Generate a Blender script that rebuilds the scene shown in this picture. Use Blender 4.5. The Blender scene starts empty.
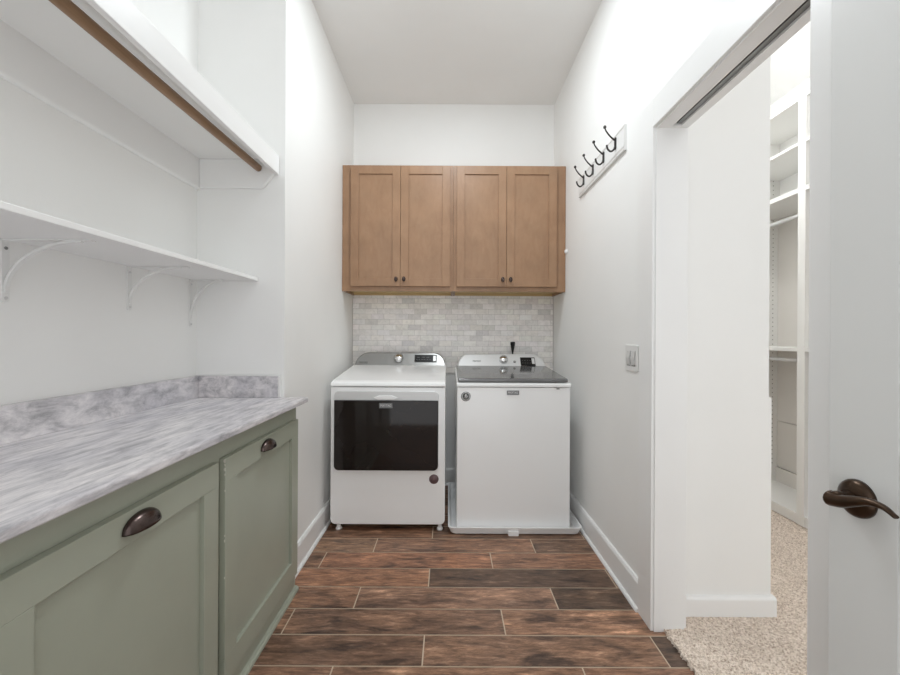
import bpy, bmesh, math, random
from mathutils import Vector, Matrix
PI = math.pi
S = bpy.context.scene
COL = S.collection
random.seed(7)

# ------------------------------------------------------------------ camera, world, lamps, exposure
cam = bpy.data.objects.new('camera', bpy.data.cameras.new('camera'))
COL.objects.link(cam)
cam.location = (0, 0, 1.18)
cam.rotation_euler = (PI/2, -0.0052, 0)
cam.data.lens = 16.4
cam.data.sensor_width = 36
cam.data.shift_x = 1.7/900
cam.data.shift_y = -0.5/900
cam.data.clip_start = 0.02
S.camera = cam
S.cycles.max_bounces = 16
S.cycles.diffuse_bounces = 10

W = bpy.data.worlds.new('world'); S.world = W
W.use_nodes = True
W.node_tree.nodes['Background'].inputs[0].default_value = (0.965, 0.985, 1.0, 1)
W.node_tree.nodes['Background'].inputs[1].default_value = 0.72

def lamp(name, loc, watts, radius, color):
    l = bpy.data.lights.new(name, 'POINT'); l.energy = watts; l.shadow_soft_size = radius; l.color = color
    o = bpy.data.objects.new(name, l); COL.objects.link(o); o.location = loc
    return o
def downlight(name, loc, watts, size, color):
    l = bpy.data.lights.new(name, 'AREA'); l.shape = 'DISK'; l.size = size; l.energy = watts; l.color = color
    o = bpy.data.objects.new(name, l); COL.objects.link(o); o.location = loc      # faces straight down
    return o
downlight('added_downlight', (0.05, 2.05, 3.036), 7.0, 0.18, (0.90, 0.965, 1.0))  # added fill, no known fixture: lifts side walls, floor and washer
downlight('added_downlight', (0.10, 1.40, 3.036), 0.9, 0.18, (0.90, 0.965, 1.0))  # extra downward disk added beside the main lamp, to cast shelf shadows
lamp('ceiling_lamp', (0.10, 1.50, 2.84), 2.2, 0.08, (0.90, 0.965, 1.0))
for yy, ww in ((0.85, 1.6), (2.45, 9)): lamp('closet_fill', (1.62, yy, 2.84), ww, 0.10, (0.98, 0.99, 1.0))  # unseen pair added to brighten the closet stub wall and shelf bay

S.view_settings.view_transform = 'Standard'
S.view_settings.look = 'None'
S.view_settings.gamma = 1
S.view_settings.use_curve_mapping = False
S.view_settings.exposure = 0.96

# ------------------------------------------------------------------ materials
def nodes_of(name):
    m = bpy.data.materials.new(name); m.use_nodes = True
    nt = m.node_tree
    return m, nt, nt.nodes['Principled BSDF']
def N(nt, kind, **kw):
    n = nt.nodes.new(kind)
    for k, v in kw.items(): setattr(n, k, v)
    return n
def ramp(nt, stops):
    r = N(nt, 'ShaderNodeValToRGB')
    e = r.color_ramp.elements
    while len(e) < len(stops): e.new(0.5)
    for i, (p, c) in enumerate(stops):
        e[i].position = p; e[i].color = (*c, 1)
    return r
def coords(nt, scale=(1, 1, 1)):
    t = N(nt, 'ShaderNodeTexCoord'); mp = N(nt, 'ShaderNodeMapping')
    mp.inputs['Scale'].default_value = scale
    nt.links.new(t.outputs['Object'], mp.inputs['Vector'])
    return mp.outputs['Vector']
def paint(name, color, rough=0.5, var=0.03, bump=0.0, bscale=300, metallic=0.0, coat=0.0, spec=0.5, nscale=3.0):
    m, nt, b = nodes_of(name)
    v = coords(nt)
    nz = N(nt, 'ShaderNodeTexNoise'); nz.inputs['Scale'].default_value = nscale; nz.inputs['Detail'].default_value = 4
    nt.links.new(v, nz.inputs['Vector'])
    lo = tuple(max(0, c*(1-var)) for c in color); hi = tuple(min(1, c*(1+var)) for c in color)
    r = ramp(nt, [(0.3, lo), (0.7, hi)])
    nt.links.new(nz.outputs['Fac'], r.inputs['Fac'])
    nt.links.new(r.outputs['Color'], b.inputs['Base Color'])
    b.inputs['Roughness'].default_value = rough
    b.inputs['Metallic'].default_value = metallic
    b.inputs['Coat Weight'].default_value = coat
    b.inputs['Specular IOR Level'].default_value = spec
    if bump:
        n2 = N(nt, 'ShaderNodeTexNoise'); n2.inputs['Scale'].default_value = bscale; n2.inputs['Detail'].default_value = 2
        nt.links.new(v, n2.inputs['Vector'])
        bp = N(nt, 'ShaderNodeBump'); bp.inputs['Strength'].default_value = bump; bp.inputs['Distance'].default_value = 0.002
        nt.links.new(n2.outputs['Fac'], bp.inputs['Height'])
        nt.links.new(bp.outputs['Normal'], b.inputs['Normal'])
    return m
M = {}
M['wall'] = paint('wall_paint', (0.86, 0.86, 0.848), 0.6, 0.012, 0.10, 220)
M['ceiling'] = paint('ceiling_paint', (0.86, 0.86, 0.85), 0.8, 0.012, 0.1, 200)
M['trim'] = paint('trim_paint', (0.86, 0.86, 0.855), 0.35, 0.01)
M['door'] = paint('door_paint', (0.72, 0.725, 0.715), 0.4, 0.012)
M['shelf'] = paint('shelf_paint', (0.86, 0.86, 0.855), 0.4, 0.01)
M['bracket'] = paint('bracket_enamel', (0.80, 0.80, 0.79), 0.35, 0.01)
M['sage'] = paint('sage_paint', (0.365, 0.385, 0.315), 0.38, 0.03, 0.05, 160, nscale=6)
M['chip'] = paint('bare_chip', (0.62, 0.60, 0.54), 0.7, 0.05)
M['gap'] = paint('dark_gap', (0.015, 0.015, 0.014), 0.9, 0.0)
M['bronze'] = paint('oiled_bronze', (0.085, 0.062, 0.056), 0.26, 0.25, metallic=0.85, nscale=40)
M['lever'] = paint('bronze_lever', (0.060, 0.036, 0.022), 0.28, 0.25, metallic=0.75, nscale=30)
M['iron'] = paint('dark_iron', (0.055, 0.052, 0.050), 0.35, 0.1, metallic=0.7)
M['enamel'] = paint('white_enamel', (0.90, 0.90, 0.90), 0.22, 0.006, coat=0.3)
M['plastic'] = paint('white_plastic', (0.88, 0.88, 0.88), 0.4, 0.01)
M['silver'] = paint('satin_silver', (0.27, 0.267, 0.26), 0.30, 0.02, metallic=0.75)
M['pale_silver'] = paint('pale_silver', (0.66, 0.66, 0.66), 0.34, 0.02, metallic=0.25)
M['chrome'] = paint('chrome', (0.75, 0.75, 0.75), 0.15, 0.02, metallic=1.0)
M['black'] = paint('black_plastic', (0.009, 0.009, 0.009), 0.3, 0.05, spec=0.25)
M['dark_glass'] = paint('smoked_glass', (0.014, 0.010, 0.009), 0.06, 0.1, spec=0.4)
M['lid_glass'] = paint('grey_lid_glass', (0.13, 0.13, 0.132), 0.10, 0.05, spec=0.8)
M['badge'] = paint('badge_grey', (0.20, 0.20, 0.205), 0.35, 0.03, metallic=0.4)
M['letter'] = paint('badge_letter', (0.75, 0.75, 0.75), 0.4, 0.0)
M['ink'] = paint('grey_ink', (0.16, 0.16, 0.16), 0.5, 0.0)
M['sticker'] = paint('maroon_sticker', (0.16, 0.10, 0.105), 0.4, 0.2, nscale=60)
M['grey_sticker'] = paint('grey_sticker', (0.17, 0.175, 0.18), 0.4, 0.2, nscale=60)
M['rawwood'] = paint('raw_wood', (0.56, 0.40, 0.19), 0.6, 0.06)
M['caulk'] = paint('caulk', (0.80, 0.80, 0.79), 0.5, 0.0)
M['rail'] = paint('rail_paint', (0.80, 0.80, 0.79), 0.4, 0.02)
M['switch'] = paint('switch_plastic', (0.76, 0.76, 0.75), 0.35, 0.01)
M['rocker'] = paint('rocker_plastic', (0.60, 0.60, 0.59), 0.35, 0.01)
M['melamine'] = paint('melamine', (0.80, 0.795, 0.775), 0.45, 0.01)
M['back_panel'] = paint('back_panel', (0.70, 0.675, 0.64), 0.5, 0.01)
M['pinhole'] = paint('pin_hole', (0.30, 0.29, 0.27), 0.8, 0.0)

def wood(name, dark, mid, light, rough, axis_scale, spec=0.5, stain=0.0):
    m, nt, b = nodes_of(name)
    v = coords(nt, axis_scale)
    n1 = N(nt, 'ShaderNodeTexNoise'); n1.inputs['Scale'].default_value = 1.0; n1.inputs['Detail'].default_value = 8; n1.inputs['Roughness'].default_value = 0.62; n1.inputs['Distortion'].default_value = 0.6
    nt.links.new(v, n1.inputs['Vector'])
    r = ramp(nt, [(0.28, dark), (0.5, mid), (0.74, light)])
    nt.links.new(n1.outputs['Fac'], r.inputs['Fac'])
    out = r.outputs['Color']
    if stain:
        n2 = N(nt, 'ShaderNodeTexNoise'); n2.inputs['Scale'].default_value = 7; n2.inputs['Detail'].default_value = 5
        nt.links.new(coords(nt), n2.inputs['Vector'])
        r2 = ramp(nt, [(0.35, (1-stain,)*3), (0.65, (1+stain*0.3,)*3)])
        nt.links.new(n2.outputs['Fac'], r2.inputs['Fac'])
        mx = N(nt, 'ShaderNodeMixRGB', blend_type='MULTIPLY'); mx.inputs[0].default_value = 1
        nt.links.new(out, mx.inputs[1]); nt.links.new(r2.outputs['Color'], mx.inputs[2]); out = mx.outputs[0]
    nt.links.new(out, b.inputs['Base Color'])
    b.inputs['Roughness'].default_value = rough
    b.inputs['Specular IOR Level'].default_value = spec
    return m
M['maple'] = wood('stained_maple', (0.300, 0.168, 0.093), (0.335, 0.193, 0.108), (0.365, 0.218, 0.126), 0.36, (18, 18, 7), stain=0.10)
M['rod'] = wood('rod_wood', (0.22, 0.125, 0.062), (0.27, 0.16, 0.085), (0.33, 0.20, 0.115), 0.45, (60, 3, 60))

def plank_mat():
    m, nt, b = nodes_of('wood_look_plank')
    at = N(nt, 'ShaderNodeAttribute'); at.attribute_name = 'tone'
    uv = N(nt, 'ShaderNodeUVMap'); uv.uv_map = 'UVMap'
    mp = N(nt, 'ShaderNodeMapping'); mp.inputs['Scale'].default_value = (11.0, 60, 1)
    nt.links.new(uv.outputs['UV'], mp.inputs['Vector'])
    g = N(nt, 'ShaderNodeTexNoise'); g.inputs['Scale'].default_value = 1; g.inputs['Detail'].default_value = 9; g.inputs['Roughness'].default_value = 0.78; g.inputs['Distortion'].default_value = 0.5
    nt.links.new(mp.outputs[0], g.inputs['Vector'])
    r = ramp(nt, [(0.25, (0.044, 0.028, 0.019)), (0.42, (0.178, 0.099, 0.062)), (0.55, (0.32, 0.183, 0.118)), (0.70, (0.60, 0.385, 0.265))])
    nt.links.new(g.outputs['Fac'], r.inputs['Fac'])
    # weathered blotches
    mp2 = N(nt, 'ShaderNodeMapping'); mp2.inputs['Scale'].default_value = (3.6, 12, 1)
    nt.links.new(uv.outputs['UV'], mp2.inputs['Vector'])
    bl = N(nt, 'ShaderNodeTexNoise'); bl.inputs['Scale'].default_value = 1.2; bl.inputs['Detail'].default_value = 8; bl.inputs['Roughness'].default_value = 0.62; bl.inputs['Distortion'].default_value = 0.5
    nt.links.new(mp2.outputs[0], bl.inputs['Vector'])
    rb = ramp(nt, [(0.34, (0.30, 0.30, 0.32)), (0.45, (0.85, 0.85, 0.85)), (0.58, (1.10, 1.08, 1.05)), (0.70, (1.9, 1.9, 1.85))])
    nt.links.new(bl.outputs['Fac'], rb.inputs['Fac'])
    m1 = N(nt, 'ShaderNodeMixRGB', blend_type='MULTIPLY'); m1.inputs[0].default_value = 1
    nt.links.new(r.outputs[0], m1.inputs[1]); nt.links.new(rb.outputs[0], m1.inputs[2])
    m2 = N(nt, 'ShaderNodeMixRGB', blend_type='MULTIPLY'); m2.inputs[0].default_value = 1
    nt.links.new(m1.outputs[0], m2.inputs[1]); nt.links.new(at.outputs['Color'], m2.inputs[2])
    nt.links.new(m2.outputs[0], b.inputs['Base Color'])
    b.inputs['Roughness'].default_value = 0.42
    bp = N(nt, 'ShaderNodeBump'); bp.inputs['Strength'].default_value = 0.25; bp.inputs['Distance'].default_value = 0.002
    nt.links.new(g.outputs['Fac'], bp.inputs['Height']); nt.links.new(bp.outputs[0], b.inputs['Normal'])
    return m
M['plank'] = plank_mat()
M['grout'] = paint('floor_grout', (0.62, 0.51, 0.39), 0.8, 0.05)

def stone_mat(name, cols, scale):
    m, nt, b = nodes_of(name)
    v = coords(nt, scale)
    w = N(nt, 'ShaderNodeTexNoise'); w.inputs['Scale'].default_value = 1.0; w.inputs['Detail'].default_value = 12; w.inputs['Roughness'].default_value = 0.72; w.inputs['Distortion'].default_value = 0.35
    nt.links.new(v, w.inputs['Vector'])
    r = ramp(nt, cols)
    nt.links.new(w.outputs['Fac'], r.inputs['Fac'])
    n2 = N(nt, 'ShaderNodeTexNoise'); n2.inputs['Scale'].default_value = 5; n2.inputs['Detail'].default_value = 4
    nt.links.new(coords(nt, (1.5, 0.6, 1)), n2.inputs['Vector'])
    r2 = ramp(nt, [(0.35, (0.82, 0.82, 0.84)), (0.6, (1.06, 1.05, 1.03))])
    nt.links.new(n2.outputs['Fac'], r2.inputs['Fac'])
    mx = N(nt, 'ShaderNodeMixRGB', blend_type='MULTIPLY'); mx.inputs[0].default_value = 1
    nt.links.new(r.outputs[0], mx.inputs[1]); nt.links.new(r2.outputs[0], mx.inputs[2])
    nt.links.new(mx.outputs[0], b.inputs['Base Color'])
    b.inputs['Roughness'].default_value = 0.30
    return m
stone_cols = [(0.27, (0.20, 0.198, 0.215)), (0.40, (0.43, 0.42, 0.445)), (0.52, (0.64, 0.62, 0.645)), (0.68, (0.85, 0.825, 0.84))]
M['marble'] = stone_mat('grey_marble', stone_cols, (46, 8.0, 36))
M['marble_splash'] = stone_mat('grey_marble_splash', stone_cols, (16, 9, 22))

def tile_mat():
    m, nt, b = nodes_of('marble_subway')
    at = N(nt, 'ShaderNodeAttribute'); at.attribute_name = 'tone'
    v = coords(nt)
    n = N(nt, 'ShaderNodeTexNoise'); n.inputs['Scale'].default_value = 22; n.inputs['Detail'].default_value = 6; n.inputs['Distortion'].default_value = 1.5
    nt.links.new(v, n.inputs['Vector'])
    r = ramp(nt, [(0.3, (0.88, 0.88, 0.88)), (0.6, (1.03, 1.03, 1.03))])
    nt.links.new(n.outputs['Fac'], r.inputs['Fac'])
    mx = N(nt, 'ShaderNodeMixRGB', blend_type='MULTIPLY'); mx.inputs[0].default_value = 1
    nt.links.new(at.outputs['Color'], mx.inputs[1]); nt.links.new(r.outputs[0], mx.inputs[2])
    nt.links.new(mx.outputs[0], b.inputs['Base Color'])
    b.inputs['Roughness'].default_value = 0.3
    return m
M['tile'] = tile_mat()
M['tile_grout'] = paint('tile_grout', (0.55, 0.53, 0.51), 0.8, 0.03)

def carpet_mat():
    m, nt, b = nodes_of('carpet_pile')
    v = coords(nt)
    n = N(nt, 'ShaderNodeTexNoise'); n.inputs['Scale'].default_value = 120; n.inputs['Detail'].default_value = 3; n.inputs['Roughness'].default_value = 0.8
    nt.links.new(v, n.inputs['Vector'])
    r = ramp(nt, [(0.33, (0.33, 0.255, 0.20)), (0.46, (0.62, 0.525, 0.445)), (0.60, (0.86, 0.765, 0.68))])
    nt.links.new(n.outputs['Fac'], r.inputs['Fac'])
    nt.links.new(r.outputs[0], b.inputs['Base Color'])
    b.inputs['Roughness'].default_value = 0.95
    b.inputs['Specular IOR Level'].default_value = 0.1
    return m
M['carpet'] = carpet_mat()

# ------------------------------------------------------------------ mesh helpers
def box(bm, x0, x1, y0, y1, z0, z1, mi=0):
    v = [bm.verts.new(p) for p in ((x0,y0,z0),(x1,y0,z0),(x1,y1,z0),(x0,y1,z0),(x0,y0,z1),(x1,y0,z1),(x1,y1,z1),(x0,y1,z1))]
    for q in ((3,2,1,0),(4,5,6,7),(0,1,5,4),(1,2,6,5),(2,3,7,6),(3,0,4,7)):
        f = bm.faces.new([v[i] for i in q]); f.material_index = mi
    return bm
def bx(*a): return box(bmesh.new(), *a)
def prism(bm, pts, axis, a0, a1, mi=0, smooth=False):
    """extrude a closed outline along an axis; pts are in the two other axes in order"""
    def P(u, v, a): return {'x': (a, u, v), 'y': (u, a, v), 'z': (u, v, a)}[axis]
    A = [bm.verts.new(P(u, v, a0)) for u, v in pts]; B = [bm.verts.new(P(u, v, a1)) for u, v in pts]
    n = len(pts); fs = [bm.faces.new(A), bm.faces.new(B[::-1])]
    for i in range(n):
        f = bm.faces.new([A[i], B[i], B[(i+1) % n], A[(i+1) % n]]); f.smooth = smooth; fs.append(f)
    for f in fs: f.material_index = mi
    bmesh.ops.recalc_face_normals(bm, faces=fs)
    return bm
def rrect(u0, u1, v0, v1, r, n=5):
    out = []
    rr = r if isinstance(r, (tuple, list)) else (r,)*4   # corners: (u1,v1) (u0,v1) (u0,v0) (u1,v0)
    for (cu, cv, a, q) in ((u1, v1, 0, rr[0]), (u0, v1, 1, rr[1]), (u0, v0, 2, rr[2]), (u1, v0, 3, rr[3])):
        su = -1 if cu == u1 else 1; sv = -1 if cv == v1 else 1
        if q <= 0: out.append((cu, cv)); continue
        for k in range(n+1):
            t = (a + k/n)*PI/2
            out.append((cu + su*q + q*math.cos(t), cv + sv*q + q*math.sin(t)))
    return out
def loft(bm, rings, mi=0, smooth=True, cap=True):
    R = [[bm.verts.new(p) for p in ring] for ring in rings]
    n = len(R[0]); fs = []
    for a, b in zip(R[:-1], R[1:]):
        for i in range(n):
            f = bm.faces.new([a[i], a[(i+1) % n], b[(i+1) % n], b[i]]); f.smooth = smooth; fs.append(f)
    if cap: fs += [bm.faces.new(R[0][::-1]), bm.faces.new(R[-1])]
    for f in fs: f.material_index = mi
    bmesh.ops.recalc_face_normals(bm, faces=fs)
    return bm
def tube(bm, path, radii, n=12, mi=0, flat=None):
    path = [Vector(p) for p in path]
    if not isinstance(radii, (list, tuple)): radii = [radii]*len(path)
    rings = []; ref = None
    for i, p in enumerate(path):
        t = (path[min(i+1, len(path)-1)] - path[max(i-1, 0)]).normalized()
        if ref is None:
            ref = Vector((0, 0, 1)) if abs(t.z) < 0.9 else Vector((1, 0, 0))
        s = (ref - t*ref.dot(t)).normalized(); ref = s
        c = t.cross(s)
        ra = radii[i]; ra = ra if isinstance(ra, (tuple, list)) else (ra, ra)
        rings.append([p + s*(ra[0]*math.cos(2*PI*k/n)) + c*(ra[1]*math.sin(2*PI*k/n)) for k in range(n)])
    return loft(bm, rings, mi)
def lathe(bm, prof, centre, axis=(0, 0, 1), n=28, mi=0):
    """prof: (radius, distance along axis)"""
    ax = Vector(axis).normalized(); s = Vector((1, 0, 0)) if abs(ax.x) < 0.8 else Vector((0, 1, 0))
    s = (s - ax*s.dot(ax)).normalized(); c = ax.cross(s); o = Vector(centre)
    rings = [[o + ax*d + s*(max(r, 1e-5)*math.cos(2*PI*k/n)) + c*(max(r, 1e-5)*math.sin(2*PI*k/n)) for k in range(n)] for r, d in prof]
    return loft(bm, rings, mi)
def spline(pts, n=6):
    P = [Vector(p) for p in pts]; P = [P[0]*2-P[1]] + P + [P[-1]*2-P[-2]]; out = []
    for i in range(1, len(P)-2):
        a, b, c, d = P[i-1:i+3]
        for k in range(n):
            t = k/n
            out.append(0.5*((2*b) + (c-a)*t + (2*a-5*b+4*c-d)*t*t + (3*b-a-3*c+d)*t**3))
    out.append(P[-2]); return out
def text_into(bm, body, size, centre, mi, depth=0.0006, axis='y', width=None):
    """letters lying in the XZ plane, facing -Y"""
    cu = bpy.data.curves.new('lettering', 'FONT'); cu.body = body; cu.size = size; cu.extrude = depth; cu.align_x = 'CENTER'; cu.align_y = 'CENTER'
    to = bpy.data.objects.new('lettering', cu); COL.objects.link(to)
    bpy.context.view_layer.update()
    me = bpy.data.meshes.new_from_object(to.evaluated_get(bpy.context.evaluated_depsgraph_get()))
    bpy.data.objects.remove(to); bpy.data.curves.remove(cu)
    xs = [v.co.x for v in me.vertices]; sx = width/(max(xs)-min(xs)) if width else 1
    c = Vector(centre); tmp = bmesh.new(); tmp.from_mesh(me); bpy.data.meshes.remove(me)
    mp = {}
    for v in tmp.verts: mp[v] = bm.verts.new((c.x + v.co.x*sx, c.y - v.co.z, c.z + v.co.y))
    for f in tmp.faces:
        try: g = bm.faces.new([mp[v] for v in f.verts]); g.material_index = mi
        except ValueError: pass
    tmp.free()

def root_loc(o):
    p = Vector((0, 0, 0))
    while o: p += o.location; o = o.parent
    return p
def obj(name, bm, mat, parent=None, bevel=0.0, seg=2, solid=0.0):
    me = bpy.data.meshes.new(name)
    if parent is not None: off = root_loc(parent)
    else:
        xs = [v.co for v in bm.verts]
        lo = [min(p[i] for p in xs) for i in range(3)]; hi = [max(p[i] for p in xs) for i in range(3)]
        off = Vector(((lo[0]+hi[0])/2, (lo[1]+hi[1])/2, lo[2]))
    bmesh.ops.translate(bm, verts=bm.verts, vec=-off)
    bm.to_mesh(me); bm.free()
    for mm in (mat if isinstance(mat, (list, tuple)) else [mat]): me.materials.append(M[mm])
    o = bpy.data.objects.new(name, me); COL.objects.link(o)
    if parent is not None: o.parent = parent
    else: o.location = off
    if solid:
        s = o.modifiers.new('solid', 'SOLIDIFY'); s.thickness = solid; s.offset = 0
    if bevel:
        b = o.modifiers.new('bevel', 'BEVEL'); b.width = bevel; b.segments = seg; b.limit_method = 'ANGLE'; b.angle_limit = math.radians(40)
        b.harden_normals = False
    return o
def tag(o, label, cat, group=None, kind=None):
    o['label'] = label; o['category'] = cat
    if group: o['group'] = group
    if kind: o['kind'] = kind
    return o
def thing(name, label, cat, loc):
    e = bpy.data.objects.new(name, None); COL.objects.link(e); e.location = loc; e.empty_display_size = 0.05
    return tag(e, label, cat)
def struct(name, bm, mat, bevel=0.0, label=None, cat=None):
    o = obj(name, bm, mat, None, bevel); o['kind'] = 'structure'
    if label: o['label'] = label
    if cat: o['category'] = cat
    return o

# ------------------------------------------------------------------ dimensions
XL, XR, YB, ZC = -0.765, 0.838, 3.28, 3.042      # side walls, back wall, ceiling
XA, YE = -1.175, 1.913                           # alcove wall, alcove end
YN = -0.60                                       # near end of what is built
WT = 0.112                                       # thickness of the right wall
DY0, DY1, DZ = 0.94, 1.646, 2.024                # pocket door opening
XC, YCF = 2.56, 3.30                             # closet right wall and far wall

# ------------------------------------------------------------------ setting
def build_floor():
    bm = bmesh.new(); uvl = bm.loops.layers.uv.new('UVMap'); cl = bm.loops.layers.float_color.new('tone')
    pitch, L, g = 0.1552, 0.891, 0.0026
    phase = {0: -0.088, 1: -0.657, 2: -0.406}
    special = {(0, 1): (0.42, .45, .48), (2, 1): (0.45, .48, .5), (3, 0): (0.50, .52, .54), (3, -1): (1.25, 1.1, 1.0), (4, 0): (1.25, 1.05, .95),
               (4, 1): (1.15, 1.05, 1.0), (1, 0): (0.88, .88, .9), (1, 1): (1.15, 1.12, 1.1), (0, -1): (.72, .72, .74), (0, 0): (0.98, .98, .98), (2, 0): (1.05, 1.05, 1.08), (2, -1): (1.12, 1.05, 1.0),
               (5, 0): (1.05, 1.0, .98), (5, 1): (0.75, .78, .8), (6, 0): (0.62, .62, .62), (6, -1): (0.8, .75, .72), (7, 0): (.8, .75, .72), (-1, 0): (1.0, .97, .95)}  # row at the appliance fronts: shade there is put into the plank tone
    x_lo, x_hi = -1.175, 0.876
    for k in range(-14, 12):
        y0 = 1.468 + k*pitch; y1 = y0 + pitch
        y0, y1 = max(y0, YN), min(y1, YB)
        if y1 - y0 < 0.01: continue
        ph = phase[k % 3]
        for n in range(-3, 4):
            a = ph + (n-1)*L if (k % 3) != 1 else ph + n*L
            if (k % 3) == 2: a = ph + n*L
            if (k % 3) == 0: a = ph + n*L
            b = a + L
            ca, cb = max(a, x_lo), min(b, x_hi)
            if cb - ca < 0.01: continue
            rnd = random.Random(k*31 + n*7 + 5)
            t = special.get((k, n))
            if t is None:
                q = rnd.uniform(0.62, 1.15); t = (q*rnd.uniform(0.97, 1.08), q, q*rnd.uniform(0.95, 1.02))
            xa, xb, ya, yb = ca + g, cb - g, y0 + g, y1 - g
            vs = [bm.verts.new(p) for p in ((xa, ya, 0), (xb, ya, 0), (xb, yb, 0), (xa, yb, 0))]
            f = bm.faces.new(vs); f.material_index = 0
            ou, ov = rnd.uniform(0, 40), rnd.uniform(0, 40)
            for lp in f.loops:
                lp[uvl].uv = (lp.vert.co.x - a + ou, lp.vert.co.y + ov); lp[cl] = (*t, 1)
    box(bm, x_lo, x_hi, YN, YB, -0.06, -0.0015, 1)
    return struct('floor', bm, ['plank', 'grout'], label='wood-look plank tile floor in dark brown with pale grout', cat='floor')
build_floor()
struct('ceiling', bx(XA, XC, YN, YCF, ZC, ZC+0.08), 'ceiling')
T = 0.10
bm = bx(XA-T, XL, YE, YB+T, 0, ZC); struct('wall_left', bm, 'wall')
struct('wall_left_alcove', bx(XA-T, XA, YN, YE, 0, ZC), 'wall')
struct('wall_back', bx(XL, XR, YB, YB+T, 0, ZC), 'wall')
bm = bx(XR, XR+WT, DY1+0.016, YB+T, 0, ZC); box(bm, XR, XR+WT, YN, DY0-0.016, 0, ZC); box(bm, XR, XR+WT, DY0-0.016, DY1+0.016, DZ+0.05, ZC)
struct('wall_right', bm, 'wall')
bm = bx(XR+WT, 1.36, 1.738, 1.85, 0, ZC); struct('wall_closet_left', bm, 'wall')
struct('wall_closet_right', bx(XC, XC+T, YN, YCF, 0, ZC), 'wall')
struct('wall_closet_back', bx(XR+WT, XC+T, YCF, YCF+T, 0, ZC), 'wall')

def base_profile(h=0.13, t=0.015):   # depth from wall, height
    return [(0, 0), (t+0.012, 0), (t+0.011, 0.008), (t+0.006, 0.014), (t, 0.016), (t, h-0.012), (t-0.006, h), (0, h)]
def baseboard_x(name, wall, sgn, y0, y1, h=0.13):
    bm = prism(bmesh.new(), [(wall + sgn*d, z) for d, z in base_profile(h)], 'y', y0, y1); return struct(name, bm, 'trim')
baseboard_x('baseboard_left', XL, 1, YE+0.001, YB)
baseboard_x('baseboard_right', XR, -1, DY1+0.117, YB)
struct('baseboard_back', prism(bmesh.new(), [(YB - d, z) for d, z in base_profile()], 'x', XL+0.028, XR-0.028), 'trim')
bm = prism(bmesh.new(), rrect(1.738-0.020, 1.738, 0.012, 0.092, (0, 0.012, 0, 0)), 'x', XR+WT, 1.383); box(bm, 1.36, 1.383, 1.738, 1.85, 0.012, 0.092)
struct('baseboard_closet', bm, 'trim')
struct('trim_1', bx(1.36, 1.372, 1.738, 1.76, 0.092, 0.93), 'wall')

# pocket door opening: jamb, head with its slot, casings
bm = bx(0.832, 0.953, DY1, DY1+0.016, 0.0, DZ+0.018)
struct('trim_2', bm, 'trim')
bm = bx(0.832, 0.888, DY0-0.016, DY1, DZ, DZ+0.018)
box(bm, 0.922, 0.953, DY0-0.016, DY1, DZ, DZ+0.018); box(bm, 0.888, 0.922, 1.628, DY1, DZ, DZ+0.018)
struct('trim_3', bm, 'trim')
bm = bx(0.888, 0.922, DY0-0.016, 1.628, DZ+0.034, DZ+0.040, 0); box(bm, 0.8885, 0.896, DY0-0.016, 1.628, DZ+0.012, DZ+0.034, 1); box(bm, 0.902, 0.9215, DY0-0.016, 1.628, DZ+0.008, DZ+0.034, 1)
struct('trim_4', bm, ['gap', 'silver'], label='dark pocket door track in the slot of the door head')
CW = 0.116
bm = bx(0.820, XR, DY1+0.006, DY1+CW, 0, DZ+CW+0.006); box(bm, 0.820, XR, DY0-CW, DY0-0.006, 0, DZ+CW+0.006)
box(bm, 0.820, XR, DY0-0.006, DY1+0.006, DZ+0.006, DZ+CW+0.006)
struct('trim_5', bm, 'trim', 0.002, label='white flat casing around the pocket door opening')
bm = bx(0.950, 0.965, DY1+0.006, DY1+0.09, 0.01, DZ+0.10); box(bm, 0.950, 0.965, DY0-CW, DY0-0.006, 0.01, DZ+0.10); box(bm, 0.950, 0.965, DY0-0.006, DY1+0.006, DZ+0.006, DZ+0.10)
struct('trim_6', bm, 'trim', 0.002)

# open panel door standing against the right wall, with its lever
DX = 0.702; DW0, DW1 = -0.02, 0.755
def panel_door():
    bm = bmesh.new(); t = 0.036; zt = 2.03; zb = 0.015; st = 0.117
    box(bm, DX, DX+t, DW1-st, DW1, zb, zt); box(bm, DX, DX+t, DW0, DW0+st, zb, zt)
    for z0, z1 in ((zb, 0.22), (0.818, 0.998), (zt-0.12, zt)): box(bm, DX, DX+t, DW0+st, DW1-st, z0, z1)
    for z0, z1 in ((0.22, 0.818), (0.998, zt-0.12)):
        ya, yb = DW0+st, DW1-st
        box(bm, DX+0.012, DX+t-0.012, ya, yb, z0, z1)
        # sticking bevel round the panel, and a raised field
        for a, b in (((ya, z0, yb, z0), 1), ((ya, z1, yb, z1), -1)):
            y0, z, y1, _ = a
            prism(bm, [(DX, z), (DX+0.013, z), (DX+0.013, z+b*0.014)], 'y', y0, y1)
        for y, b in ((ya, 1), (yb, -1)):
            prism(bm, [(DX, y), (DX+0.013, y), (DX+0.013, y+b*0.014)], 'z', z0, z1)
        box(bm, DX+0.006, DX+0.013, ya+0.045, yb-0.045, z0+0.045, z1-0.045)
    return bm
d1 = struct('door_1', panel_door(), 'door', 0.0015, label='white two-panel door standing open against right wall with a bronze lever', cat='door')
HZ, HY = 0.908, 0.700
h = obj('door_handle', lathe(bmesh.new(), [(0.0125, 0.0), (0.0125, 0.02), (0.0115, 0.026), (0.0125, 0.030), (0.0125, 0.038), (0.010, 0.042), (0, 0.043)], (DX, HY, HZ), (-1, 0, 0)), 'lever', d1)
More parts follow.
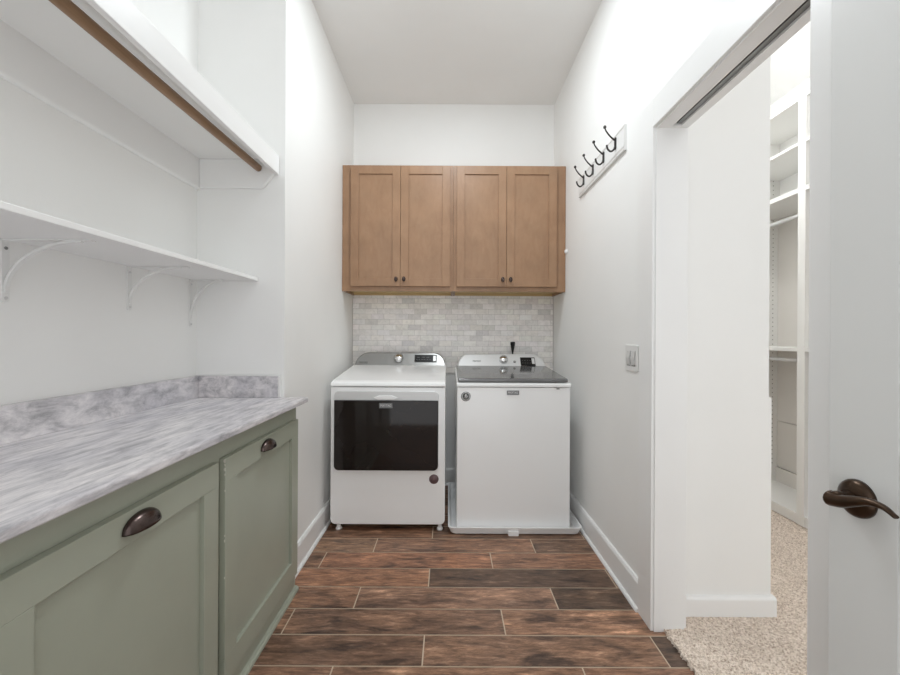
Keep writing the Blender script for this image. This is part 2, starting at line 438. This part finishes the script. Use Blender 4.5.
obj('rosette', lathe(bmesh.new(), [(0.032, 0), (0.032, 0.004), (0.0305, 0.008), (0.026, 0.012), (0.020, 0.0145), (0.014, 0.016), (0, 0.016)], (DX, HY, HZ), (-1, 0, 0), 40), 'lever', h)
lx = DX - 0.035
path = spline([(lx, HY+0.018, HZ-0.004), (lx-0.001, HY+0.008, HZ-0.004), (lx-0.002, HY-0.010, HZ-0.001), (lx, HY-0.030, HZ+0.007), (lx+0.003, HY-0.048, HZ+0.013), (lx+0.005, HY-0.068, HZ+0.013), (lx+0.003, HY-0.088, HZ+0.006)], 5)
rad = []
for i in range(len(path)):
    u = i/(len(path)-1)
    a = 0.0125*(1-u)**1.15 + 0.0028; bq = 0.0095*(1-u) + 0.0045
    if u < 0.12: q = math.sqrt(max(0.03, 1-((0.12-u)/0.12)**2)); a *= q; bq *= q
    rad.append((a, bq))
obj('lever', tube(bmesh.new(), path, rad, 16), 'lever', h)

# carpet in the closet
def carpet():
    bm = bmesh.new(); rnd = random.Random(3); st = 0.0045
    x0, x1, y0, y1 = 0.868, 2.2, 1.05, 2.72
    nx, ny = int((x1-x0)/st), int((y1-y0)/st)
    g = []
    for i in range(nx+1):
        row = []
        for j in range(ny+1):
            x = x0 + i*st; y = y0 + j*st
            if i == 0: x += rnd.uniform(-0.006, 0.012)
            z = 0.012 + rnd.uniform(-0.003, 0.003)
            if i == 0: z = 0.001
            row.append(bm.verts.new((x + rnd.uniform(-0.0015, 0.0015), y + rnd.uniform(-0.0015, 0.0015), z)))
        g.append(row)
    for i in range(nx):
        for j in range(ny):
            bm.faces.new([g[i][j], g[i+1][j], g[i+1][j+1], g[i][j+1]])
    box(bm, 0.872, XC, YN, y0, 0.0, 0.012); box(bm, x1, XC, y0, y1, 0.0, 0.012); box(bm, XR+WT, XC, y1, YCF, 0.0, 0.012)
    o = obj('carpet', bm, 'carpet')
    return tag(o, 'speckled beige carpet covering the closet floor', 'carpet', kind='stuff')
carpet()
struct('floor_closet', bx(0.878, XC+T, YN, YCF, -0.06, -0.001), 'grout')

# ------------------------------------------------------------------ marble tile on the back wall
def tiles():
    bm = bmesh.new(); cl = bm.loops.layers.float_color.new('tone'); rnd = random.Random(11)
    z0, z1 = 0.89, 1.530; ph, pw, g = 0.0423, 0.0985, 0.0011
    xa, xb = XL+0.002, XR-0.002
    row = 0; z = z1
    while z > z0 + 0.005:
        zl = max(z - ph, z0); off = 0.0 if row % 2 else pw/2
        x = xa - off
        while x < xb:
            a, b = max(x, xa), min(x+pw, xb)
            if b - a > 0.006:
                q = rnd.uniform(0.82, 0.93) if rnd.random() < 0.82 else rnd.uniform(0.68, 0.82)
                c = (q*rnd.uniform(1.0, 1.03), q*rnd.uniform(0.975, 0.995), q*rnd.uniform(0.94, 0.98), 1)
                n0 = len(bm.faces)
                box(bm, a+g, b-g, YB-0.010, YB-0.003, zl+g, z-g, 0)
                bm.faces.ensure_lookup_table()
                for f in bm.faces[n0:]:
                    for lp in f.loops: lp[cl] = c
            x += pw
        z -= ph; row += 1
    box(bm, xa, xb, YB-0.0088, YB-0.001, z0, z1, 1)
    return bm
o = obj('tile_backsplash', tiles(), ['tile', 'tile_grout'])
tag(o, 'pale marble subway tile backsplash on back wall under the brown cabinets', 'backsplash')

# ------------------------------------------------------------------ brown wall cabinets
CZ0, CZ1, CYF = 1.507, 2.409, 2.940
def wall_cabinet(x0, x1, doors, label):
    t = thing('wall_cabinet', label, 'cabinet', ((x0+x1)/2, YB, CZ0))
    fx0, fx1 = doors[0][0] + 0.008, doors[-1][1] - 0.008
    bm = bmesh.new()
    fy = CYF + 0.019
    box(bm, x0, fx0, CYF, fy, CZ0, CZ1); box(bm, fx1, x1, CYF, fy, CZ0, CZ1)
    box(bm, fx0, fx1, CYF, fy, CZ0, CZ0+0.040); box(bm, fx0, fx1, CYF, fy, CZ1-0.035, CZ1)
    obj('face_frame', bm, 'maple', t, 0.001)
    bm = bmesh.new(); s = 0.015
    box(bm, x0+0.001, x0+s, fy, YB-0.001, CZ0, CZ1); box(bm, x1-s, x1-0.001, fy, YB-0.001, CZ0, CZ1); box(bm, x0+s, x1-s, fy, YB-0.001, CZ1-s, CZ1); box(bm, x0+s, x1-s, YB-0.006, YB-0.001, CZ0+0.03, CZ1-s)
    obj('carcass', bm, 'maple', t)
    bm = bx(x0+s, x1-s, fy, YB-0.011, CZ0+0.018, CZ0+0.032); box(bm, x0+s, x1-s, YB-0.030, YB-0.011, CZ0+0.002, CZ0+0.018)
    o = obj('bottom_panel', bm, 'rawwood', t); o['label'] = 'raw yellow wood underside'
    for i, (a, b) in enumerate(doors):
        z0, z1 = 1.540, 2.398; st, rl = 0.057, 0.058
        bm = bmesh.new(); y0, y1 = CYF-0.021, CYF-0.001
        box(bm, a, a+st, y0, y1, z0, z1); box(bm, b-st, b, y0, y1, z0, z1)
        box(bm, a+st, b-st, y0, y1, z0, z0+rl); box(bm, a+st, b-st, y0, y1, z1-rl, z1)
        d = obj('door', bm, 'maple', t, 0.0015)
        obj('door_panel', bx(a+st-0.004, b-st+0.004, y0+0.009, y1-0.003, z0+rl-0.004, z1-rl+0.004), 'maple', d)
        kx = b - 0.027 if i == 0 else a + 0.027
        kb = lathe(bmesh.new(), [(0.006, 0), (0.0055, 0.012), (0.009, 0.016), (0.0125, 0.021), (0.0125, 0.025), (0.008, 0.030), (0, 0.031)], (kx, y0, 1.588), (0, -1, 0), 18)
        for v in kb.verts: v.co.z = 1.588 + (v.co.z-1.588)*1.45
        o = obj('knob', kb, 'bronze', d); o['label'] = 'dark bronze oval knob'
    return t
wall_cabinet(XL+0.001, 0.0325, [(-0.700, -0.346), (-0.3438, 0.010)], 'left brown two-door wall cabinet, hung above the dryer')
wall_cabinet(0.0335, XR-0.001, [(0.056, 0.410), (0.4122, 0.770)], 'right brown two-door wall cabinet, hung above the washer')
bm = lathe(bmesh.new(), [(0.014, 0), (0.0155, 0.004), (0.0155, 0.009), (0.013, 0.014), (0.007, 0.017), (0, 0.018)], (XR, 2.905, 1.79), (-1, 0, 0), 20)
tag(obj('wall_bumper', bm, 'plastic'), 'small white round bumper on right wall beside the brown cabinet', 'bumper')

# ------------------------------------------------------------------ dryer
def dryer():
    x0, x1, yf, yb = -0.710, -0.016, 2.485, 3.19
    t = thing('dryer', 'white front-loading dryer with dark glass door, left of the washer', 'dryer', ((x0+x1)/2, (yf+yb)/2, 0))
    obj('body', prism(bmesh.new(), rrect(x0, x1, 0.042, 0.873, (0.004, 0.004, 0.03, 0.03)), 'y', yf, yb), 'enamel', t, 0.003)
    prof = [(yf-0.004, 0.877), (yf-0.006, 0.884), (yf-0.002, 0.896), (yf+0.012, 0.906), (yf+0.04, 0.912), (3.06, 0.966), (yb, 0.968), (yb, 0.877)]
    top = obj('top_panel', prism(bmesh.new(), prof, 'x', x0-0.001, x1+0.001, smooth=False), 'enamel', t, 0.006, 3)
    # control console: rounded trapezoid leaning back
    def ring(y, inset, z0, z1, lean):
        pts = rrect(x0+0.004+inset, x1-0.004-inset, z0, z1, (0.065, 0.065, 0.002, 0.002), 8)
        h = z1 - z0
        return [(u + (0.030*((v-z0)/h) if u < -0.36 else -0.022*((v-z0)/h)), y + lean*((v-z0)/h), v) for u, v in pts]
    z0, z1 = 0.963, 1.058
    con = obj('control_console', loft(bmesh.new(), [ring(3.085, 0.004, z0, z1-0.004, 0.055), ring(3.09, 0.0, z0, z1, 0.055), ring(yb, 0.0, z0, z1, 0.0)], smooth=False), 'silver', t)
    def face_y(z): return 3.084 + 0.055*(z-z0)/(z1-z0)
    tilt = Vector((0, -0.866, 0.5))
    obj('knob', lathe(bmesh.new(), [(0.036, 0), (0.036, 0.008), (0.033, 0.012), (0.030, 0.020), (0.028, 0.024), (0, 0.025)], (-0.376, face_y(1.015)+0.001, 1.015), tilt, 28), 'chrome', con)
    def plate(xa, xb, za, zb, thick):
        bm = bmesh.new(); v = []
        for dy in (0, -thick):
            for x, z in ((xa, za), (xb, za), (xb, zb), (xa, zb)): v.append(bm.verts.new((x, face_y(z)+dy, z)))
        for q in ((3,2,1,0),(4,5,6,7),(0,1,5,4),(1,2,6,5),(2,3,7,6),(3,0,4,7)): bm.faces.new([v[i] for i in q])
        bmesh.ops.recalc_face_normals(bm, faces=bm.faces); return bm
    disp = obj('display', plate(-0.255, -0.088, 0.991, 1.043, 0.003), 'black', con)
    obj('start_button', plate(-0.114, -0.094, 0.997, 1.036, 0.006), 'pale_silver', disp)
    bm = bmesh.new()
    for i in range(6): box(bm, -0.244+i*0.020, -0.232+i*0.020, face_y(1.012)-0.0050, face_y(1.008)-0.0030, 1.006, 1.010)
    for i in range(3): box(bm, -0.236+i*0.036, -0.216+i*0.036, face_y(1.027)-0.0050, face_y(1.023)-0.0030, 1.020, 1.026)
    obj('display_marks', bm, 'ink', disp)
    bm = bmesh.new(); text_into(bm, 'MAYTAG', 0.018, (-0.640, face_y(0.985)-0.003, 0.985), 0, 0.001, width=0.062); obj('lettering', bm, 'ink', con)
    # door
    dx0, dx1, dz0, dz1 = -0.686, -0.056, 0.374, 0.852
    door = obj('door', prism(bmesh.new(), rrect(dx0, dx1, dz0, dz1, 0.030, 6), 'y', yf-0.016, yf+0.001), 'pale_silver', t, 0.004, 3)
    obj('glass', prism(bmesh.new(), rrect(dx0+0.002, dx1-0.002, dz0+0.002, 0.797, (0.004, 0.004, 0.028, 0.028), 6), 'y', yf-0.026, yf-0.010), 'dark_glass', door, 0.006, 4)
    obj('handle', prism(bmesh.new(), [(-0.42, 0.800), (-0.33, 0.800), (-0.30, 0.812), (-0.335, 0.826), (-0.415, 0.826), (-0.45, 0.812)], 'y', yf-0.022, yf-0.014), 'plastic', door, 0.003)
    bm = bx(-0.412, -0.332, yf-0.030, yf-0.025, 0.752, 0.782); box(bm, -0.409, -0.335, yf-0.0303, yf-0.030, 0.755, 0.779, 2); text_into(bm, 'MAYTAG', 0.020, (-0.372, yf-0.0312, 0.767), 1, 0.0008, width=0.064)
    obj('badge', bm, ['badge', 'letter', 'badge'], door)
    bm = lathe(bmesh.new(), [(0.029, 0), (0.029, 0.001), (0, 0.001)], (-0.083, yf, 0.318), (0, -1, 0), 30); lathe(bm, [(0.021, 0.001), (0.021, 0.0014), (0, 0.0014)], (-0.083, yf, 0.318), (0, -1, 0), 24, 1)
    o = obj('sticker', bm, ['sticker', 'sticker'], t); o['label'] = 'round maroon sticker'
    for x in (x0+0.045, x1-0.03):
        for y in (yf+0.03, yb-0.05):
            obj('foot', lathe(bmesh.new(), [(0.019, 0), (0.019, 0.010), (0.014, 0.014), (0.012, 0.016), (0.012, 0.036), (0.016, 0.038), (0.016, 0.043)], (x, y, 0.0005), (0, 0, 1), 16), 'plastic', t)
dryer()

# ------------------------------------------------------------------ washer in its drain pan
def pan():
    x0, x1, y0, y1, h = 0.006, 0.806, 2.437, 3.20, 0.048
    bm = bmesh.new()
    def ring(e, z): return [(u, v, z) for u, v in rrect(x0+e, x1-e, y0+e, y1-e, 0.03, 5)]
    loft(bm, [ring(0.020, 0.002), ring(0.014, 0.006), ring(0.002, h-0.006), ring(-0.002, h-0.004), ring(-0.002, h), ring(0.006, h), ring(0.008, h-0.004), ring(0.020, 0.010), ring(0.026, 0.007)], smooth=False)
    t = tag(obj('drain_pan', bm, 'plastic'), 'shallow white drip tray on the floor underneath the washer', 'tray')
    obj('drain_outlet', prism(bmesh.new(), rrect(0.362, 0.424, 0.001, 0.026, 0.006), 'y', y0-0.006, y0+0.014), 'plastic', t)
pan()
def washer():
    x0, x1, yf, yb = 0.055, 0.742, 2.482, 3.18
    t = thing('washer', 'white top-loading washer with dark glass lid, right of the dryer', 'washer', ((x0+x1)/2, (yf+yb)/2, 0.0075))
    obj('body', prism(bmesh.new(), rrect(x0, x1, yf, yb, 0.008, 3), 'z', 0.022, 0.876), 'enamel', t, 0.002)
    obj('top_rim', prism(bmesh.new(), [(yf-0.005, 0.879), (yf-0.005, 0.898), (yf+0.008, 0.905), (3.02, 0.944), (yb, 0.946), (yb, 0.879)], 'x', x0-0.003, x1+0.003), 'enamel', t, 0.004, 3)
    lid = obj('lid', prism(bmesh.new(), [(yf+0.002, 0.908), (yf-0.001, 0.913), (yf+0.001, 0.926), (yf+0.010, 0.931), (3.05, 0.968), (3.05, 0.944)], 'x', x0+0.006, x1-0.016), 'lid_glass', t, 0.004, 3)
    z0, z1 = 0.952, 1.050
    def ring(y, e, lean, zt):
        pts = rrect(x0+0.012+e, x1-0.004-e, z0, zt, (0.050, 0.050, 0.004, 0.004), 7); h = zt-z0
        return [(u + (0.030*((v-z0)/h) if u < 0.4 else -0.042*((v-z0)/h)), y + lean*((v-z0)/h), v) for u, v in pts]
    con = obj('control_console', loft(bmesh.new(), [ring(3.056, 0.006, 0.075, z1-0.006), ring(3.064, 0.0, 0.075, z1), ring(yb, 0.0, 0.0, z1)], smooth=False), 'pale_silver', t)
    def face_y(z): return 3.055 + 0.075*(z-z0)/(z1-z0-0.006)
    tilt = Vector((0, -0.79, 0.61))
    k = obj('knob', lathe(bmesh.new(), [(0.033, 0), (0.033, 0.012), (0.030, 0.018), (0.027, 0.024), (0, 0.025)], (0.418, face_y(1.008)+0.002, 1.008), tilt, 28), 'chrome', con)
    def plate(xa, xb, za, zb, thick):
        bm = bmesh.new(); v = []
        for dy in (0.001, -thick):
            for x, z in ((xa, za), (xb, za), (xb, zb), (xa, zb)): v.append(bm.verts.new((x, face_y(z)+dy, z)))
        for q in ((3,2,1,0),(4,5,6,7),(0,1,5,4),(1,2,6,5),(2,3,7,6),(3,0,4,7)): bm.faces.new([v[i] for i in q])
        bmesh.ops.recalc_face_normals(bm, faces=bm.faces); return bm
    disp = obj('display', plate(0.545, 0.655, 0.968, 1.028, 0.003), 'black', con)
    obj('start_button', plate(0.630, 0.651, 0.982, 1.022, 0.006), 'pale_silver', disp)
    bm = bmesh.new()
    for i in range(4):
        for j in range(2): box(bm, 0.555+i*0.019, 0.565+i*0.019, face_y(0.99+j*0.018)-0.0055, face_y(0.99+j*0.018)-0.003, 0.985+j*0.018, 0.989+j*0.018)
    obj('display_marks', bm, 'ink', disp)
    obj('power_button', lathe(bmesh.new(), [(0.010, 0), (0.010, 0.003), (0, 0.003)], (0.500, face_y(0.995), 0.995), tilt, 16), 'silver', con)
    bm = bmesh.new(); text_into(bm, 'MAYTAG', 0.014, (0.215, face_y(1.0)-0.003, 1.0), 0, 0.001, width=0.058); obj('lettering', bm, 'ink', con)
    bm = bx(0.356, 0.430, yf-0.005, yf, 0.832, 0.858); box(bm, 0.359, 0.427, yf-0.0053, yf-0.005, 0.835, 0.855, 2); text_into(bm, 'MAYTAG', 0.018, (0.393, yf-0.0062, 0.8455), 1, 0.0008, width=0.058)
    obj('badge', bm, ['badge', 'letter', 'badge'], t)
    c = (0.108, yf, 0.821)
    bm = lathe(bmesh.new(), [(0.029, 0), (0.029, 0.0012), (0, 0.0012)], c, (0, -1, 0), 32)
    lathe(bm, [(0.024, 0.0012), (0.024, 0.0016), (0.020, 0.0016), (0.020, 0.0012)], c, (0, -1, 0), 32, 1)
    for a, b in (((-0.012, -0.010), (0.004, 0.006)), ((-0.002, -0.012), (0.014, 0.004)), ((-0.010, 0.004), (0.004, 0.013))):
        tube(bm, [(c[0]+a[0], yf-0.0016, c[2]+a[1]), (c[0]+b[0], yf-0.0016, c[2]+b[1])], 0.0026, 8, 1)
    o = obj('sticker', bm, ['grey_sticker', 'letter'], t); o['label'] = 'round grey and white sticker'
    obj('lid_latch', bx(0.656, 0.674, yf-0.004, yf, 0.867, 0.873), 'black', t)
    for x in (x0+0.05, x1-0.05):
        for y in (yf+0.05, yb-0.05):
            obj('foot', lathe(bmesh.new(), [(0.018, 0), (0.018, 0.008), (0.012, 0.010), (0.012, 0.016)], (x, y, 0.0075), (0, 0, 1), 14), 'plastic', t)
washer()
bm = lathe(bmesh.new(), [(0.005, -0.14), (0.005, 0.0), (0.007, 0.010), (0.0185, 0.072), (0.019, 0.084), (0.016, 0.089), (0, 0.090)], (0.506, 3.218, 1.055), (0, 0, 1), 18)
box(bm, 0.485, 0.515, 3.205, 3.272, 0.91, 0.95)
tag(obj('hose_handle', bm, 'black'), 'small black tapered handle sticking up behind the washer console', 'handle')

# ------------------------------------------------------------------ sage base cabinet with two pull-out fronts, marble worktop
CE = YE - 0.001; FXF = -0.708; CTZ = 0.895
def cup_pull(y, z, x, parent):
    bm = bmesh.new(); a, b, c = 0.051, 0.033, 0.027; nt, npp = 20, 8; g = []
    for i in range(nt+1):
        th = PI*i/nt; row = []
        for j in range(npp+1):
            ph = PI/2*j/npp
            r = math.sin(th)**0.8 if 0 < i < nt else 0.02
            row.append(bm.verts.new((x + 0.0015 + c*r*math.sin(ph), y + a*math.cos(th), z + b*r*math.cos(ph))))
        g.append(row)
    for i in range(nt):
        for j in range(npp):
            f = bm.faces.new([g[i][j], g[i+1][j], g[i+1][j+1], g[i][j+1]]); f.smooth = True
    bmesh.ops.recalc_face_normals(bm, faces=bm.faces)
    o = obj('cup_pull', bm, 'bronze', parent, solid=0.003); o['label'] = 'dark bronze cup pull'
    return o
def base_cabinet():
    y0 = -0.10
    t = thing('base_cabinet', 'sage green base cabinet with two shaker fronts under the marble worktop', 'cabinet', (-0.93, 0.9, 0))
    bm = bx(XA+0.001, FXF-0.018, y0, CE, 0.0005, 0.872)
    obj('body', bm, 'sage', t)
    fronts = [(0.612, 1.232), (1.270, 1.884)]
    dz0, dz1 = 0.094, 0.800
    bm = bmesh.new()
    o0, o1 = dz0+0.012, dz1-0.012
    box(bm, FXF-0.018, FXF, y0, CE, o1, 0.872); box(bm, FXF-0.018, FXF, y0, CE, 0.0005, o0)
    ys = [y0, fronts[0][0]+0.010]
    for a, b in ((y0, fronts[0][0]+0.012), (fronts[0][1]-0.012, fronts[1][0]+0.012), (fronts[1][1]-0.012, CE)): box(bm, FXF-0.018, FXF, a, b, o0, o1)
    obj('face_frame', bm, 'sage', t, 0.001)
    bm = prism(bmesh.new(), [(FXF, 0.0005), (FXF+0.017, 0.0005), (FXF+0.016, 0.010), (FXF+0.011, 0.017), (FXF, 0.020)], 'y', y0, CE)
    obj('shoe_molding', bm, 'sage', t)
    for i, (a, b) in enumerate(fronts):
        x0, x1 = FXF+0.0008, FXF+0.0205; st = 0.072
        bm = bmesh.new()
        box(bm, x0, x1, a, a+st, dz0+0.080, dz1-st); box(bm, x0, x1, b-st, b, dz0+0.080, dz1-st)
        box(bm, x0, x1, a, b, dz1-st, dz1); box(bm, x0, x1, a, b, dz0, dz0+0.080)
        f = obj('drawer_front', bm, 'sage', t, 0.0012)
        obj('panel', bx(x0+0.001, x0+0.008, a+st-0.004, b-st+0.004, dz0+0.076, dz1-st+0.004), 'sage', f)
        cup_pull((a+b)/2 + (-0.006 if i == 0 else -0.020), dz1-0.045, x1, f)
        if i == 1:   # worn paint on the near edge
            bm = bmesh.new(); rnd = random.Random(5)
            for z, r in ((0.792, 0.006), (0.780, 0.004), (0.765, 0.005), (0.750, 0.0035), (0.700, 0.003), (0.560, 0.003), (0.545, 0.004), (0.43, 0.003)):
                pts = [(x1 - 0.001 + r*0.8*math.cos(q*PI/4)*rnd.uniform(0.5, 1) - r*0.3, z + r*1.5*math.sin(q*PI/4)*rnd.uniform(0.6, 1)) for q in range(8)]
                pts = [(min(p, x1-0.0005), min(q, dz1-0.001)) for p, q in pts]
                prism(bm, pts, 'y', a-0.0004, a+0.001)
            o = obj('worn_spots', bm, 'chip', f); o['kind'] = 'stuff'; o['label'] = 'pale chips in the paint'
base_cabinet()
def worktop():
    y0 = -0.10
    prof = rrect(XA+0.001, -0.653, CTZ-0.022, CTZ, (0.007, 0, 0, 0.004), 4)
    t = tag(obj('worktop', prism(bmesh.new(), prof, 'y', y0, CE), 'marble'), 'grey streaked marble worktop on the sage green cabinet', 'worktop')
    zb = CTZ + 0.100
    obj('side_splash', bx(XA+0.022, -0.787, YE-0.021, CE, CTZ, zb), 'marble_splash', t, 0.001)
    obj('rear_splash', bx(XA+0.001, XA+0.021, y0, CE, CTZ, zb), 'marble_splash', t, 0.001)
    bm = bx(XA+0.022, -0.776, YE-0.014, CE, zb, zb+0.006); box(bm, -0.787, -0.776, YE-0.016, CE, CTZ, zb)
    obj('caulk_bead', bm, 'caulk', t, 0.002)
worktop()

# ------------------------------------------------------------------ shelves in the alcove
def bracket_bm(y, zt, leg, arm, w=0.021):
    bm = bmesh.new(); x = XA
    prism(bm, [(yy, zz) for yy, zz in rrect(y-w/2, y+w/2, zt-leg, zt, (0.0, 0.0, w*0.45, w*0.45), 4)], 'x', x, x+0.004)
    box(bm, x, x+arm, y-w/2, y+w/2, zt-0.003, zt)
    # curved brace
    rings = []
    for k in range(15):
        a = PI/2*k/14
        cx, cz = x + arm*0.88 - arm*0.86*math.cos(a), zt - leg*0.84 + leg*0.82*math.sin(a)
        nx, nz = math.cos(a), -math.sin(a)
        q = 0.0035; wy = 0.0055
        rings.append([(cx+nx*q, y-wy, cz+nz*q), (cx+nx*q, y+wy, cz+nz*q), (cx-nx*q, y+wy, cz-nz*q), (cx-nx*q, y-wy, cz-nz*q)])
    loft(bm, rings, smooth=False)
    return bm
def low_shelf():
    zt = 1.452; y0 = -0.08; th = 0.016
    t = tag(obj('wall_shelf', bx(XA+0.001, -0.887, y0, YE-0.003, zt-th, zt), 'shelf', None, 0.002), 'thin white shelf on curved metal brackets, nearer the marble worktop', 'shelf')
    for y, leg, arm in ((1.083, 0.166, 0.235), (1.506, 0.162, 0.220), (1.865, 0.215, 0.160)):
        b = obj('shelf_bracket', bracket_bm(y, zt-th, leg, arm), 'bracket', t, 0.0008)
        for z in (zt-th-0.022, zt-th-leg+0.012):
            obj('screw', lathe(bmesh.new(), [(0.0045, 0), (0.004, 0.0022), (0, 0.003)], (XA+0.004, y+0.001, z), (1, 0, 0), 12), 'silver' if y < 1.2 and z > 1.35 else 'pale_silver', b)
    t.rotation_euler.x = 0.006; t.location.z -= 0.006*(YE-0.003-t.location.y)
low_shelf()
def high_shelf():
    y0 = -0.08; zt = 2.016
    t = tag(obj('closet_shelf', bx(XA+0.001, -0.811, y0, YE-0.003, zt-0.018, zt), 'shelf'), 'deep white upper shelf with tall front edge and cleats, above the wood rod', 'shelf')
    obj('fascia', bx(-0.811, -0.792, y0, YE-0.003, zt-0.085, zt+0.001), 'shelf', t, 0.002)
    obj('rear_cleat', prism(bmesh.new(), rrect(XA+0.001, XA+0.019, zt-0.157, zt-0.018, (0, 0, 0, 0.010)), 'y', y0, YE-0.0034), 'shelf', t)
    pts = [(XA+0.0194, zt-0.018), (-0.811, zt-0.018), (-0.811, zt-0.088), (-0.858, zt-0.147), (-0.868, zt-0.152), (XA+0.0194, zt-0.152)]
    obj('side_cleat', prism(bmesh.new(), pts, 'y', YE-0.021, YE-0.003), 'shelf', t, 0.006, 3)
    t.rotation_euler.x = 0.008; t.location.z -= 0.008*(YE-0.003-t.location.y)
high_shelf()
bm = tube(bmesh.new(), spline([(-0.880, -0.05, 1.928), (-0.880, 0.45, 1.929), (-0.880, 0.95, 1.935), (-0.880, 1.45, 1.945), (-0.880, 1.890, 1.955)], 6), 0.0165, 24)
tag(obj('hanging_rod', bm, 'rod'), 'brown wooden hanging rod under the deep upper shelf', 'rod')

# ------------------------------------------------------------------ hook rail
def hook_rail():
    y0, y1, z0, z1 = 1.938, 2.610, 2.070, 2.190
    t = thing('coat_rack', 'pale wall rail with four dark double hooks on the right wall', 'coat rack', (XR, (y0+y1)/2, z0))
    x = XR
    prof = [(x, z0), (x-0.013, z0), (x-0.014, z0+0.006), (x-0.010, z0+0.012), (x-0.014, z0+0.018), (x-0.014, z1-0.018), (x-0.010, z1-0.012), (x-0.014, z1-0.006), (x-0.013, z1), (x, z1)]
    obj('rail', prism(bmesh.new(), prof, 'y', y0, y1), 'rail', t)
    xf = x - 0.014
    first = None
    for i, y in enumerate((2.030, 2.185, 2.345, 2.505)):
        if first is None:
            def P(d, z): return (xf - d, y, z)
            bm = tube(bmesh.new(), spline([P(0.004, 2.158), P(0.010, 2.162), P(0.030, 2.180), P(0.048, 2.204), P(0.054, 2.220)], 5), [0.0048 - 0.0018*k/20 for k in range(21)], 10)
            tube(bm, spline([P(0.003, 2.150), P(0.004, 2.130), P(0.010, 2.112), P(0.024, 2.103), P(0.038, 2.112), P(0.044, 2.128), P(0.044, 2.134)], 4), [0.0046]*25, 10)
            prism(bm, rrect(y-0.009, y+0.009, 2.112, 2.172, 0.009), 'x', xf-0.005, xf)
            first = obj('hook', bm, 'iron', t); first['label'] = 'dark iron double hook'
            k0 = obj('hook_knob', lathe(bmesh.new(), [(0.001, -0.008), (0.006, -0.006), (0.008, 0.0), (0.006, 0.006), (0.001, 0.008)], P(0.0545, 2.223), (0, 0, 1), 14), 'iron', first)
            ybase = y
        else:
            c = first.copy(); COL.objects.link(c); c.parent = t; c.location = (0, y - ybase, 0)
            d = k0.copy(); COL.objects.link(d); d.parent = c
hook_rail()

# ------------------------------------------------------------------ light switch
def switch():
    y0, y1, z0, z1 = 1.803, 1.928, 1.030, 1.148
    t = tag(obj('light_switch', prism(bmesh.new(), rrect(y0, y1, z0, z1, 0.006), 'x', XR-0.006, XR), 'switch', None, 0.002), 'white two-gang rocker switch on the right wall beside the door casing', 'switch')
    for yc in (y0+0.039, y1-0.039):
        bm = prism(bmesh.new(), [(XR-0.0065, 1.058), (XR-0.0065, 1.120), (XR-0.0075, 1.120), (XR-0.013, 1.089), (XR-0.0105, 1.060)], 'y', yc-0.0165, yc+0.0165)
        f = obj('rocker', bm, 'rocker', t)
        bm = bx(XR-0.0066, XR-0.0060, yc-0.0185, yc-0.0165, 1.055, 1.122); box(bm, XR-0.0066, XR-0.0060, yc+0.0165, yc+0.0185, 1.055, 1.122); box(bm, XR-0.0066, XR-0.0060, yc-0.0185, yc+0.0185, 1.053, 1.056)
        obj('rocker_gap', bm, 'ink', f)
switch()

# ------------------------------------------------------------------ closet shelving seen through the opening
def closet_unit():
    xf, xb = 2.200, XC-0.001
    t = thing('closet_organizer', 'white closet shelving unit with open bays, seen through the doorway', 'shelving', (2.38, 2.7, 0.0172))
    def side(y0, y1, holes=None):
        bm = bx(xf, xb, y0, y1, 0.0172, 2.700)
        if holes is not None:
            for xx in (xf+0.05, xb-0.05):
                for k in range(70):
                    z = 0.22 + k*0.034
                    lathe(bm, [(0.004, 0), (0.004, 0.0006), (0, 0.0006)], (xx, holes, z), (0, -1, 0), 8, 1)
        return obj('side_panel', bm, ['melamine', 'pinhole'], t)
    side(2.530, 2.585); side(3.172, 3.190, 3.172); side(1.95, 1.968)
    for y0, y1 in ((2.585, 3.172), (1.968, 2.530)):
        for z, th in ((2.682, 0.018), (2.400, 0.018), (2.100, 0.030), (1.100, 0.022), (0.062, 0.02)):
            obj('shelf', bx(xf, xb, y0, y1, z, z+th), 'melamine', t)
        obj('kickboard', bx(xf+0.004, xf+0.02, y0, y1, 0.0172, 0.062), 'melamine', t)
        for z in (1.985, 1.040): obj('closet_rod', tube(bmesh.new(), [(xf+0.09, y0, z), (xf+0.09, y1, z)], 0.013, 14), 'pale_silver', t)
        bm = bx(xb-0.012, xb-0.001, y0, y1, 0.55, 1.10); box(bm, xb-0.012, xb-0.001, y0, y1, 0.20, 0.546); box(bm, xb-0.012, xb-0.001, y0, y1, 1.122, 2.10); box(bm, xb-0.020, xb-0.001, y0, y1, 0.082, 0.19)
        obj('rear_panel', bm, 'back_panel', t)
closet_unit()
